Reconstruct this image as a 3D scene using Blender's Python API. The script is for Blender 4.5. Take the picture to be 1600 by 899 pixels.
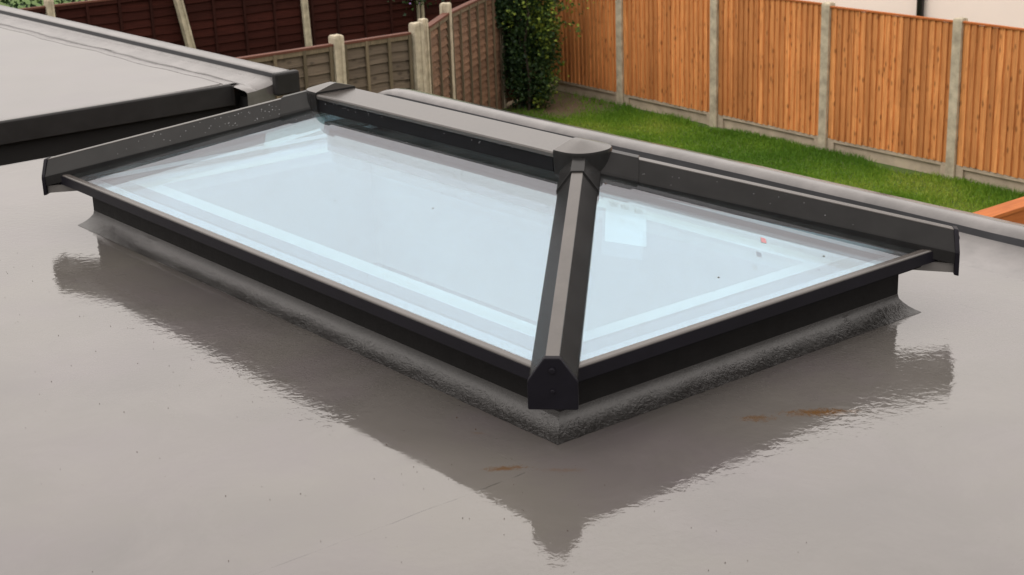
import bpy, math, random
import numpy as np
from mathutils import Vector, Matrix
random.seed(7); rng = np.random.default_rng(7)
for o in list(bpy.data.objects): bpy.data.objects.remove(o)
SC = bpy.context.scene
COL = SC.collection

# ------------------------------------------------------------------ camera
YAW, PITCH, ROLL = 2.4762, -0.3149, -0.0361
fw = Vector((math.cos(PITCH)*math.cos(YAW), math.cos(PITCH)*math.sin(YAW), math.sin(PITCH)))
r0 = fw.cross(Vector((0, 0, 1))).normalized(); u0 = r0.cross(fw)
rt = r0*math.cos(ROLL) + u0*math.sin(ROLL); up = -r0*math.sin(ROLL) + u0*math.cos(ROLL)
cd = bpy.data.cameras.new('camera'); cam = bpy.data.objects.new('camera', cd); COL.objects.link(cam)
m = Matrix((rt, up, -fw)).transposed().to_4x4(); m.translation = Vector((2.575, -2.134, 1.5))
cam.matrix_world = m
cd.lens = 54.88; cd.sensor_width = 36; cd.clip_start = .05; cd.clip_end = 600
cd.dof.use_dof = True; cd.dof.focus_distance = 4.6; cd.dof.aperture_fstop = 11
SC.camera = cam

# ------------------------------------------------------------------ sky, sun, exposure
SUN_EL, SUN_AZ = math.radians(48), math.radians(-95)      # azimuth measured from +x towards +y
w = bpy.data.worlds.new('World'); SC.world = w; w.use_nodes = True
nt = w.node_tree; nt.nodes.clear()
out = nt.nodes.new('ShaderNodeOutputWorld'); bg = nt.nodes.new('ShaderNodeBackground')
sky = nt.nodes.new('ShaderNodeTexSky'); sky.sky_type = 'NISHITA'; sky.sun_disc = False
sky.sun_elevation = SUN_EL; sky.sun_rotation = math.pi/2 - SUN_AZ
sky.dust_density = 4; sky.air_density = 1.0
hs = nt.nodes.new('ShaderNodeHueSaturation'); hs.inputs['Saturation'].default_value = .22
cl = nt.nodes.new('ShaderNodeMix'); cl.data_type = 'RGBA'; cl.inputs[0].default_value = .94
tc = nt.nodes.new('ShaderNodeTexCoord'); nz = nt.nodes.new('ShaderNodeTexNoise')
nz.inputs['Scale'].default_value = 1.6; nz.inputs['Detail'].default_value = 3; nz.inputs['Roughness'].default_value = .45
cr = nt.nodes.new('ShaderNodeValToRGB')
cr.color_ramp.elements[0].position = .3; cr.color_ramp.elements[0].color = (21.8, 20.0, 18.9, 1)
cr.color_ramp.elements[1].position = .75; cr.color_ramp.elements[1].color = (24.2, 22.3, 21.2, 1)
nt.links.new(tc.outputs['Generated'], nz.inputs['Vector']); nt.links.new(nz.outputs['Fac'], cr.inputs['Fac'])
sp = nt.nodes.new('ShaderNodeSeparateXYZ'); nt.links.new(tc.outputs['Generated'], sp.inputs[0])
er = nt.nodes.new('ShaderNodeValToRGB'); el = er.color_ramp.elements
for _ in range(3): el.new(.5)
for q, (pp, vv) in zip(el, ((0, .34), (.14, .44), (.27, .66), (.45, .98), (1, 1.12))): q.position = pp; q.color = (vv*.985, vv*1.0, vv*1.0, 1)
nt.links.new(sp.outputs[2], er.inputs['Fac'])
cm = nt.nodes.new('ShaderNodeMix'); cm.data_type = 'RGBA'; cm.blend_type = 'MULTIPLY'; cm.inputs[0].default_value = 1
nt.links.new(cr.outputs[0], cm.inputs[6]); nt.links.new(er.outputs[0], cm.inputs[7])
nt.links.new(sky.outputs[0], hs.inputs['Color']); nt.links.new(hs.outputs[0], cl.inputs[6])
nt.links.new(cm.outputs[2], cl.inputs[7]); nt.links.new(cl.outputs[2], bg.inputs['Color'])
bg.inputs['Strength'].default_value = .1
nt.links.new(bg.outputs[0], out.inputs[0])
sd = bpy.data.lights.new('sun', 'SUN'); sd.energy = .5; sd.angle = math.radians(35); sd.color = (1, .95, .88)
so = bpy.data.objects.new('sun', sd); COL.objects.link(so)
sdir = Vector((math.cos(SUN_EL)*math.cos(SUN_AZ), math.cos(SUN_EL)*math.sin(SUN_AZ), math.sin(SUN_EL)))
so.rotation_euler = sdir.to_track_quat('Z', 'Y').to_euler(); so.location = (0, 0, 20)
SC.view_settings.view_transform = 'Standard'; SC.view_settings.look = 'None'
SC.view_settings.exposure = 0.0; SC.view_settings.gamma = 1; SC.view_settings.use_curve_mapping = False
SC.render.engine = 'CYCLES'
SC.cycles.max_bounces = 8; SC.cycles.transparent_max_bounces = 12

# ------------------------------------------------------------------ helpers
def mesh_obj(name, verts, faces, mat=None, parent=None, smooth=False, bevel=0, seg=2, mats=None, midx=None):
    me = bpy.data.meshes.new(name); me.from_pydata([tuple(v) for v in verts], [], faces); me.update()
    o = bpy.data.objects.new(name, me); COL.objects.link(o)
    if mats:
        for q in mats: me.materials.append(q)
        me.polygons.foreach_set('material_index', midx)
    elif mat: me.materials.append(mat)
    if smooth: me.polygons.foreach_set('use_smooth', [True]*len(me.polygons))
    if bevel:
        b = o.modifiers.new('bevel', 'BEVEL'); b.width = bevel; b.segments = seg; b.limit_method = 'ANGLE'; b.angle_limit = math.radians(25)
    if parent: o.parent = parent
    return o
def empty(name, label, cat, loc=(0, 0, 0), group=None):
    o = bpy.data.objects.new(name, None); COL.objects.link(o); o.location = loc; o.empty_display_size = .1
    o['label'] = label; o['category'] = cat
    if group: o['group'] = group
    return o
def setp(o, parent):
    "parent keeping world position (all meshes are written in world coordinates)"
    o.parent = parent; o.matrix_parent_inverse = Matrix.Translation(-parent.location)
    return o
class MB:
    def __init__(s): s.v = []; s.f = []; s.a = []
    def add(s, vs, fs, tone=0.):
        n = len(s.v); s.v += [tuple(v) for v in vs]; s.f += [tuple(i+n for i in f) for f in fs]; s.a += [tone]*len(fs)
    def box(s, x0, x1, y0, y1, z0, z1, tone=0.):
        s.add([(x, y, z) for z in (z0, z1) for y in (y0, y1) for x in (x0, x1)],
              [(0, 2, 3, 1), (4, 5, 7, 6), (0, 1, 5, 4), (2, 6, 7, 3), (0, 4, 6, 2), (1, 3, 7, 5)], tone)
    def obox(s, o, a, b, c, tone=0.):
        "box from origin corner o with edge vectors a, b, c (right handed)"
        o, a, b, c = map(Vector, (o, a, b, c))
        s.add([o, o+a, o+b, o+a+b, o+c, o+a+c, o+b+c, o+a+b+c],
              [(0, 2, 3, 1), (4, 5, 7, 6), (0, 1, 5, 4), (2, 6, 7, 3), (0, 4, 6, 2), (1, 3, 7, 5)], tone)
    def build(s, name, mat, parent=None, tone=False, **k):
        o = mesh_obj(name, s.v, s.f, mat, **k)
        if tone:
            at = o.data.attributes.new('tone', 'FLOAT', 'FACE'); at.data.foreach_set('value', s.a)
        if parent: setp(o, parent)
        return o
def loft(profiles, closed=True, caps=True):
    "profiles: list of equally long loops of points"
    n = len(profiles[0]); vs = [p for L in profiles for p in L]; fs = []
    for i in range(len(profiles)-1):
        for j in range(n if closed else n-1):
            a = i*n+j; b = i*n+(j+1) % n; fs.append((a, b, b+n, a+n))
    if caps and closed:
        fs.append(tuple(range(n))[::-1]); fs.append(tuple((len(profiles)-1)*n+i for i in range(n)))
    return vs, fs

# ------------------------------------------------------------------ materials
def mat(name):
    m = bpy.data.materials.new(name); m.use_nodes = True
    n = m.node_tree.nodes; return m, n, m.node_tree.links, n['Principled BSDF']
def N(n, t, **k):
    x = n.new(t)
    for a, b in k.items():
        if a.startswith('_'): setattr(x, a[1:], b)
        else:
            key = a.replace('_', ' ')
            x.inputs[key].default_value = b
    return x
def noise(n, l, vec, scale, detail=4, rough=.55, dist=0):
    x = N(n, 'ShaderNodeTexNoise', Scale=scale, Detail=detail, Roughness=rough, Distortion=dist)
    if vec is not None: l.new(vec, x.inputs['Vector'])
    return x
def ramp(n, l, fac, stops, interp='LINEAR'):
    r = n.new('ShaderNodeValToRGB'); e = r.color_ramp.elements; r.color_ramp.interpolation = interp
    while len(e) < len(stops): e.new(.5)
    for q, (p, c) in zip(e, stops):
        q.position = p; q.color = (c, c, c, 1) if not isinstance(c, tuple) else (*c, 1)
    l.new(fac, r.inputs['Fac']); return r
def mapping(n, l, vec, scale=(1, 1, 1), rot=(0, 0, 0), loc=(0, 0, 0)):
    x = n.new('ShaderNodeMapping'); x.inputs['Scale'].default_value = scale; x.inputs['Rotation'].default_value = rot; x.inputs['Location'].default_value = loc
    l.new(vec, x.inputs['Vector']); return x.outputs[0]
def math_(n, l, op, a, b=None, clamp=False):
    x = n.new('ShaderNodeMath'); x.operation = op; x.use_clamp = clamp
    for i, q in enumerate((a, b)):
        if q is None: continue
        if isinstance(q, (int, float)): x.inputs[i].default_value = q
        else: l.new(q, x.inputs[i])
    return x.outputs[0]
def mixc(n, l, fac, a, b, mode='MIX'):
    x = n.new('ShaderNodeMix'); x.data_type = 'RGBA'; x.blend_type = mode
    for i, q in ((0, fac), (6, a), (7, b)):
        if isinstance(q, (int, float)): x.inputs[i].default_value = q
        elif isinstance(q, tuple): x.inputs[i].default_value = (*q, 1)
        else: l.new(q, x.inputs[i])
    return x.outputs[2]
def bump(n, l, h, strength, dist, prev=None):
    b = N(n, 'ShaderNodeBump', Strength=strength, Distance=dist); l.new(h, b.inputs['Height'])
    if prev is not None: l.new(prev, b.inputs['Normal'])
    return b.outputs[0]

def wet_roof(name, base=(.088, .081, .078), rippled=1.0):
    m, n, l, p = mat(name)
    P = n.new('ShaderNodeNewGeometry').outputs['Position']
    big = noise(n, l, P, 1.1, 3, .5).outputs['Fac']
    mid = noise(n, l, P, 6, 5, .6).outputs['Fac']
    streak = noise(n, l, mapping(n, l, P, (1, 1, 1), (0, 0, .7)), 3, 6, .7, .6).outputs['Fac']
    c = mixc(n, l, ramp(n, l, big, [(.35, 0.), (.65, 1.)]).outputs[0], tuple(b*.84 for b in base), (base[0]*1.14, base[1]*1.15, base[2]*1.08))
    lil = noise(n, l, mapping(n, l, P, (1, 1, 1), loc=(9, 4, 0)), 2.3, 4, .6).outputs['Fac']
    c = mixc(n, l, ramp(n, l, lil, [(.45, 0.), (.65, .6)]).outputs[0], c, (base[0]*1.02, base[1]*.96, base[2]*1.05))
    c = mixc(n, l, ramp(n, l, streak, [(.45, 0.), (.7, .35)]).outputs[0], c, tuple(b*1.35 for b in base))
    # fine silt specks left by the rain
    sp = noise(n, l, P, 55, 3, .7).outputs['Fac']
    gate = ramp(n, l, noise(n, l, P, 4.5, 2, .5).outputs['Fac'], [(.45, 0.), (.62, 1.)]).outputs[0]
    spk = math_(n, l, 'MULTIPLY', ramp(n, l, sp, [(.66, 0.), (.72, 1.)]).outputs[0], gate)
    c = mixc(n, l, math_(n, l, 'MULTIPLY', spk, .4), c, (.055, .04, .03))
    # mud stains where puddles dried: centre x, y, radii, angle
    for (sx, sy, ra, rb, an, k) in STAINS:
        mp = n.new('ShaderNodeMapping'); mp.vector_type = 'TEXTURE'
        mp.inputs['Location'].default_value = (sx, sy, 0); mp.inputs['Rotation'].default_value = (0, 0, an); mp.inputs['Scale'].default_value = (ra, rb, 1)
        l.new(P, mp.inputs['Vector'])
        ln = n.new('ShaderNodeVectorMath'); ln.operation = 'LENGTH'; 
        fl = n.new('ShaderNodeVectorMath'); fl.operation = 'MULTIPLY'; fl.inputs[1].default_value = (1, 1, 0)
        l.new(mp.outputs[0], fl.inputs[0]); l.new(fl.outputs[0], ln.inputs[0])
        wob = noise(n, l, P, 60, 6, .85).outputs['Fac']
        v = math_(n, l, 'SUBTRACT', math_(n, l, 'ADD', math_(n, l, 'MULTIPLY', wob, 3.2), -.8), ln.outputs['Value'])
        f = ramp(n, l, v, [(.0, 0.), (.6, k)]).outputs[0]
        c = mixc(n, l, f, c, (.085, .045, .018))
    # overlapping seams of the laminate sheets
    sx_ = n.new('ShaderNodeSeparateXYZ'); l.new(P, sx_.inputs[0])
    wq = math_(n, l, 'MULTIPLY', math_(n, l, 'SUBTRACT', noise(n, l, P, 5, 4, .6).outputs['Fac'], .5), .02)
    seam = None
    for axis, pos, gate_axis, gop, gpos in ((0, .035, 1, 'LESS_THAN', -.12), (1, 1.545, 0, 'GREATER_THAN', .0), (1, -1.22, 0, 'LESS_THAN', 9.), (0, 1.02, 1, 'LESS_THAN', 9.), (0, -5.9, 1, 'LESS_THAN', 9.), (1, .55, 0, 'LESS_THAN', -4.)):
        q = math_(n, l, 'ABSOLUTE', math_(n, l, 'SUBTRACT', math_(n, l, 'ADD', sx_.outputs[axis], wq), pos))
        q = math_(n, l, 'MULTIPLY', math_(n, l, 'LESS_THAN', q, .0022), math_(n, l, gop, sx_.outputs[gate_axis], gpos))
        seam = q if seam is None else math_(n, l, 'MAXIMUM', seam, q)
    brk = ramp(n, l, noise(n, l, P, 9, 3, .6).outputs['Fac'], [(.42, 0.), (.55, 1.)]).outputs[0]
    seam = math_(n, l, 'MULTIPLY', seam, brk)
    c = mixc(n, l, math_(n, l, 'MULTIPLY', seam, .45), c, (.03, .028, .027))
    l.new(c, p.inputs['Base Color'])
    # water film: smooth pools, and zones where the laminate shows through the film
    zone = ramp(n, l, noise(n, l, mapping(n, l, P, (1, 1, 1), loc=(3.1, 1.7, 0)), .9, 2, .5, .4).outputs['Fac'], [(.36, .35), (.52, 1.)]).outputs[0]
    w1 = noise(n, l, mapping(n, l, P, (1, 1, 1), (0, 0, .3)), 38, 3, .5, .5).outputs['Fac']
    w2 = noise(n, l, P, 75, 2, .5).outputs['Fac']
    w0 = noise(n, l, P, 2.2, 2, .5).outputs['Fac']
    h = math_(n, l, 'ADD', w1, math_(n, l, 'MULTIPLY', w2, .16))
    inb = math_(n, l, 'MULTIPLY', math_(n, l, 'MULTIPLY', math_(n, l, 'LESS_THAN', sx_.outputs[0], .035), math_(n, l, 'GREATER_THAN', sx_.outputs[0], -.5)), math_(n, l, 'LESS_THAN', sx_.outputs[1], -.10))
    ax = math_(n, l, 'MAXIMUM', math_(n, l, 'SUBTRACT', math_(n, l, 'ABSOLUTE', math_(n, l, 'ADD', sx_.outputs[0], 1.39)), 1.39), 0.)
    ay = math_(n, l, 'MAXIMUM', math_(n, l, 'SUBTRACT', math_(n, l, 'ABSOLUTE', math_(n, l, 'SUBTRACT', sx_.outputs[1], .72)), .72), 0.)
    dd_ = math_(n, l, 'ADD', math_(n, l, 'MAXIMUM', ax, ay), math_(n, l, 'MULTIPLY', big, .5))
    near = n.new('ShaderNodeMapRange'); l.new(dd_, near.inputs[0]); near.inputs[1].default_value = .55; near.inputs[2].default_value = 1.0; near.inputs[3].default_value = 1; near.inputs[4].default_value = .18
    zone = math_(n, l, 'MULTIPLY', zone, near.outputs[0])
    zone = math_(n, l, 'MULTIPLY', zone, math_(n, l, 'SUBTRACT', 1., math_(n, l, 'MULTIPLY', inb, .85)))
    h = math_(n, l, 'MULTIPLY', h, zone)
    b1 = bump(n, l, w0, .25*rippled, .006)
    b2 = bump(n, l, h, .75*rippled, .0014, b1)
    l.new(b2, p.inputs['Normal'])
    rr = ramp(n, l, mid, [(.38, .03), (.68, .11)]).outputs[0]; l.new(rr, p.inputs['Roughness'])
    p.inputs['IOR'].default_value = 1.5
    p.inputs['Coat Weight'].default_value = .25; p.inputs['Coat IOR'].default_value = 1.33; p.inputs['Coat Roughness'].default_value = .02; l.new(b2, p.inputs['Coat Normal'])
    return m
STAINS = []
def grp_rough(name, base=(.07, .068, .066), s=1.0, spec=.5, rough=.16):
    m, n, l, p = mat(name)
    P = n.new('ShaderNodeNewGeometry').outputs['Position']
    a = noise(n, l, mapping(n, l, P, (1, 1, .6), (.3, .2, .5)), 85, 5, .62, 1.2).outputs['Fac']; b = noise(n, l, P, 18, 3, .5).outputs['Fac']; f = noise(n, l, P, 7, 4, .6).outputs['Fac']
    c = mixc(n, l, ramp(n, l, f, [(.35, 0.), (.7, 1.)]).outputs[0], tuple(q*.75 for q in base), tuple(q*1.25 for q in base))
    l.new(c, p.inputs['Base Color'])
    b1 = bump(n, l, b, .6*s, .002); b2 = bump(n, l, a, .9*s, .0035, b1); l.new(b2, p.inputs['Normal'])
    p.inputs['Roughness'].default_value = rough; p.inputs['Specular IOR Level'].default_value = spec
    return m
def coated(name, base, rough=.32, drops=True, spec=.5):
    m, n, l, p = mat(name)
    P = n.new('ShaderNodeNewGeometry').outputs['Position']
    a = noise(n, l, P, 9, 5, .6, .5).outputs['Fac']; g = noise(n, l, P, 900, 2, .5).outputs['Fac']; st = noise(n, l, P, 45, 5, .7).outputs['Fac']
    c = mixc(n, l, ramp(n, l, a, [(.35, 0.), (.7, 1.)]).outputs[0], tuple(q*.85 for q in base), tuple(q*1.15 for q in base))
    c = mixc(n, l, ramp(n, l, st, [(.62, 0.), (.8, .25)]).outputs[0], c, tuple(q*1.9+.01 for q in base))
    l.new(c, p.inputs['Base Color'])
    l.new(ramp(n, l, a, [(.3, rough*.92), (.7, rough*1.1)]).outputs[0], p.inputs['Roughness'])
    l.new(bump(n, l, g, .12, .0006), p.inputs['Normal'])
    p.inputs['Specular IOR Level'].default_value = spec
    return m

def plain(name, base, rough=.6, vary=.12, scale=6, bmp=0, bs=40, spec=.4):
    m, n, l, p = mat(name)
    P = n.new('ShaderNodeNewGeometry').outputs['Position']
    a = noise(n, l, P, scale, 5, .6).outputs['Fac']
    c = mixc(n, l, ramp(n, l, a, [(.3, 0.), (.7, 1.)]).outputs[0], tuple(q*(1-vary) for q in base), tuple(min(1, q*(1+vary)) for q in base))
    l.new(c, p.inputs['Base Color']); p.inputs['Roughness'].default_value = rough; p.inputs['Specular IOR Level'].default_value = spec
    if bmp:
        l.new(bump(n, l, noise(n, l, P, bs, 4, .6).outputs['Fac'], bmp, .01), p.inputs['Normal'])
    return m
def wood(name, light, dark, axis, knots=True, rough=.75, spec=.3):
    """axis: direction of the grain as the coordinate (0 x, 1 y, 2 z)"""
    m, n, l, p = mat(name)
    P = n.new('ShaderNodeNewGeometry').outputs['Position']
    at = n.new('ShaderNodeAttribute'); at.attribute_name = 'tone'; tone = at.outputs['Fac']
    off = n.new('ShaderNodeVectorMath'); off.operation = 'ADD'; l.new(P, off.inputs[0])
    cb = n.new('ShaderNodeCombineXYZ'); s = math_(n, l, 'MULTIPLY', tone, 37.)
    for i in range(3): l.new(s, cb.inputs[i])
    l.new(cb.outputs[0], off.inputs[1]); V = off.outputs[0]
    sc = [14, 14, 14]; sc[axis] = .9
    g = noise(n, l, mapping(n, l, V, tuple(sc)), 2.2, 7, .65, 1.2).outputs['Fac']
    sc2 = [13, 13, 13]; sc2[axis] = 7
    c = mixc(n, l, ramp(n, l, g, [(.3, 0.), (.68, 1.)]).outputs[0], dark, light)
    c = mixc(n, l, math_(n, l, 'MULTIPLY', tone, .6), c, tuple(q*.55 for q in dark))
    if knots:
        vo = N(n, 'ShaderNodeTexVoronoi', Scale=1.); l.new(mapping(n, l, V, tuple(sc2)), vo.inputs['Vector'])
        kf = ramp(n, l, vo.outputs['Distance'], [(.1, 1.), (.3, 0.)]).outputs[0]
        kn = ramp(n, l, noise(n, l, V, 1.7, 2).outputs['Fac'], [(.42, 0.), (.5, 1.)]).outputs[0]
        kk = math_(n, l, 'MULTIPLY', kf, kn)
        c = mixc(n, l, math_(n, l, 'MULTIPLY', kk, .75), c, tuple(q*.35 for q in dark))
        b0 = bump(n, l, math_(n, l, 'ADD', g, kk), .5, .006)
    else: b0 = bump(n, l, g, .5, .006)
    stn = noise(n, l, P, 1.3, 5, .65).outputs['Fac']
    c = mixc(n, l, ramp(n, l, stn, [(.45, 0.), (.75, .4)]).outputs[0], c, tuple(q*.55 for q in dark))
    l.new(c, p.inputs['Base Color']); l.new(b0, p.inputs['Normal']); p.inputs['Roughness'].default_value = rough; p.inputs['Specular IOR Level'].default_value = spec
    return m
def leafm(name, a, b, c3):
    m, n, l, p = mat(name)
    at = n.new('ShaderNodeAttribute'); at.attribute_name = 'tone'
    r = n.new('ShaderNodeValToRGB'); e = r.color_ramp.elements; e.new(.6)
    for q, (pp, col) in zip(e, ((0, a), (.55, b), (1, c3))): q.position = pp; q.color = (*col, 1)
    l.new(at.outputs['Fac'], r.inputs['Fac']); l.new(r.outputs[0], p.inputs['Base Color'])
    p.inputs['Roughness'].default_value = .6; p.inputs['Specular IOR Level'].default_value = .25
    tr = n.new('ShaderNodeBsdfTranslucent'); l.new(r.outputs[0], tr.inputs['Color'])
    mx = n.new('ShaderNodeMixShader'); mx.inputs[0].default_value = .25
    l.new(p.outputs[0], mx.inputs[1]); l.new(tr.outputs[0], mx.inputs[2]); l.new(mx.outputs[0], n['Material Output'].inputs[0])
    return m
def glass_mat():
    m, n, l, p = mat('coated_double_glazing'); n.remove(p)
    lw = n.new('ShaderNodeLayerWeight'); lw.inputs['Blend'].default_value = .28
    fac = math_(n, l, 'ADD', math_(n, l, 'MULTIPLY', lw.outputs['Fresnel'], .5), GLASS_R, True)
    g = n.new('ShaderNodeBsdfGlossy'); g.inputs['Color'].default_value = (.87, .885, .965, 1); g.inputs['Roughness'].default_value = .012
    t = n.new('ShaderNodeBsdfTransparent'); t.inputs['Color'].default_value = (.765, .885, .90, 1)
    mx = n.new('ShaderNodeMixShader'); l.new(fac, mx.inputs[0]); l.new(t.outputs[0], mx.inputs[1]); l.new(g.outputs[0], mx.inputs[2])
    # thin rain dirt on the outside of the glass
    P = n.new('ShaderNodeNewGeometry').outputs['Position']
    d = N(n, 'ShaderNodeBsdfDiffuse'); d.inputs['Color'].default_value = (.5, .5, .48, 1)
    dn = noise(n, l, mapping(n, l, P, (1, 1, 1)), 5, 6, .75).outputs['Fac']
    df = ramp(n, l, dn, [(.35, .006), (.8, .04)]).outputs[0]
    m2 = n.new('ShaderNodeMixShader'); l.new(df, m2.inputs[0]); l.new(mx.outputs[0], m2.inputs[1]); l.new(d.outputs[0], m2.inputs[2])
    l.new(m2.outputs[0], n['Material Output'].inputs[0])
    return m
GLASS_R = .10

STAINS = [(.255, .628, .12, .034, .9, 1.), (.175, .49, .06, .03, .8, .7), (-.016, -.138, .07, .02, .95, .8), (.08, -.05, .08, .016, .8, .3), (-.22, -.06, .03, .012, .5, .3)]
M_ROOF = wet_roof('wet_grey_roof_laminate'); STAINS = []
M_ROOF2 = wet_roof('wet_grey_roof_laminate_far', base=(.088, .081, .078), rippled=1.)
M_KERB = grp_rough('parapet_laminate', (.095, .088, .086), .16, .6, .12)
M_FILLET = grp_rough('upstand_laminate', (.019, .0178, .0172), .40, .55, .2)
M_TRIM_SHADE = coated('kerb_trim_and_parapet_shade', (.02, .0205, .023), .45, spec=.1)
M_FASCIA = coated('dark_fascia_trim', (.015, .0145, .0145), .45, spec=.2)
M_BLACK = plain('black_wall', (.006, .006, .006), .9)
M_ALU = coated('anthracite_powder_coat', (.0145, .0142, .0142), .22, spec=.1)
M_ALU_D = coated('end_cap_plastic_and_face_shade', (.007, .0065, .0095), .4, spec=.1)
M_TOP = coated('wet_anthracite_top_sheen', (.055, .049, .045), .24, spec=.5)  # paler copy of the powder coat: sky sheen put into the colour
M_BLK = plain('black_gasket', (.006, .006, .007), .6, spec=.08)
M_SILVER = coated('pale_soffit_plate', (.10, .095, .09), .4)
M_GLASS = glass_mat()
M_WHITE = plain('white_plaster', (.82, .83, .84), .7, .03, 3)
M_LILAC = plain('white_inner_frame', (.62, .61, .68), .5, .03, 3)
M_ROOM = plain('room_paint', (.3, .31, .32), .8, .03, 2)
M_FLOOR = plain('room_floor', (.12, .10, .08), .5, .05, 2)
M_STICK = plain('paper_label', (.62, .66, .68), .6, .03, 30)
M_PRINT = plain('grey_print', (.3, .33, .35), .6)
M_REDTAB = plain('red_tab', (.33, .15, .16), .5)
M_CONC = plain('weathered_concrete', (.40, .35, .26), .85, .32, 9, .6, 60)
M_CONC2 = plain('gravel_board_concrete', (.40, .33, .25), .85, .22, 4, .5, 50)
M_ORANGE = wood('orange_featheredge', (.92, .42, .145), (.46, .165, .048), 2)
M_RAIL = wood('orange_rail', (.46, .14, .03), (.30, .08, .018), 1, False)
M_LAPX = wood('weathered_lap_board', (.155, .12, .085), (.085, .064, .045), 1)
M_LAPB = wood('reddish_lap_board', (.27, .16, .10), (.12, .065, .04), 1)
M_BATTEN = wood('weathered_batten', (.18, .14, .09), (.10, .08, .05), 2, False)
M_CAPR = wood('stained_capping', (.13, .04, .025), (.08, .035, .02), 1, False)
M_RED = wood('dark_red_lap_board', (.05, .012, .008), (.025, .006, .004), 1, False, .95, spec=.15)
M_REDB = wood('dark_red_batten', (.04, .011, .008), (.022, .006, .004), 2, False, .95, spec=.15)
M_IVY = leafm('ivy_leaf', (.012, .032, .014), (.055, .10, .018), (.26, .32, .04))
M_HEDGE = leafm('hedge_leaf', (.01, .025, .01), (.025, .055, .015), (.06, .1, .02))
M_GRASS = leafm('grass_blade', (.07, .165, .012), (.15, .27, .02), (.28, .34, .05))
M_STEM = plain('ivy_stem', (.03, .022, .015), .9)
M_RENDER = plain('cream_render', (.80, .72, .66), .85, .03, 1.5)
M_PIPE = plain('black_downpipe', (.015, .014, .015), .35)
M_BRICK = plain('brick_wall', (.25, .15, .1), .85, .2, 8)
M_DROP = mat('rain_drop')[0]
_p = M_DROP.node_tree.nodes['Principled BSDF']; _p.inputs['Base Color'].default_value = (.2, .2, .21, 1); _p.inputs['Roughness'].default_value = .04
M_DEBRIS = plain('brown_debris', (.05, .03, .02), .8)

# ------------------------------------------------------------------ ground
GZ = -2.9
def ground_mat():
    m, n, l, p = mat('garden_soil_and_turf')
    P = n.new('ShaderNodeNewGeometry').outputs['Position']
    a = noise(n, l, P, .8, 4, .6).outputs['Fac']; b = noise(n, l, P, 30, 4, .7).outputs['Fac']
    c = mixc(n, l, ramp(n, l, b, [(.35, 0.), (.65, 1.)]).outputs[0], (.035, .08, .01), (.075, .13, .015))
    c = mixc(n, l, ramp(n, l, a, [(.4, 0.), (.7, .5)]).outputs[0], c, (.09, .11, .025))
    # bare soil by the ivy and a dirt line along the fence
    ds = n.new('ShaderNodeVectorMath'); ds.operation = 'DISTANCE'; l.new(P, ds.inputs[0]); ds.inputs[1].default_value = (-14.2, 11.9, GZ)
    wv = math_(n, l, 'ADD', ds.outputs['Value'], math_(n, l, 'MULTIPLY', noise(n, l, P, 3, 5, .7).outputs['Fac'], 1.2))
    soil = ramp(n, l, wv, [(.0, 1.)]).outputs[0]
    mr = n.new('ShaderNodeMapRange'); l.new(wv, mr.inputs[0]); mr.inputs[1].default_value = 1.2; mr.inputs[2].default_value = 1.8; mr.inputs[3].default_value = 1; mr.inputs[4].default_value = 0
    c = mixc(n, l, mr.outputs[0], c, mixc(n, l, b, (.07, .045, .025), (.14, .10, .055)))
    l.new(c, p.inputs['Base Color']); p.inputs['Roughness'].default_value = .9
    l.new(bump(n, l, b, .8, .03), p.inputs['Normal']); return m
g = mesh_obj('ground', [(-150, -150, GZ), (150, -150, GZ), (150, 150, GZ), (-150, 150, GZ)], [(0, 1, 2, 3)], ground_mat()); g['kind'] = 'structure'

OP = [(-15.29, 12.58), (-13.37, 12.46), (-11.45, 12.34), (-9.51, 12.21), (-7.62, 12.14), (-5.70, 12.03), (-3.78, 11.92), (-1.86, 11.81), (.06, 11.7)]
def fence_y(x):
    return np.interp(x, [p[0] for p in OP], [p[1] for p in OP])
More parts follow.
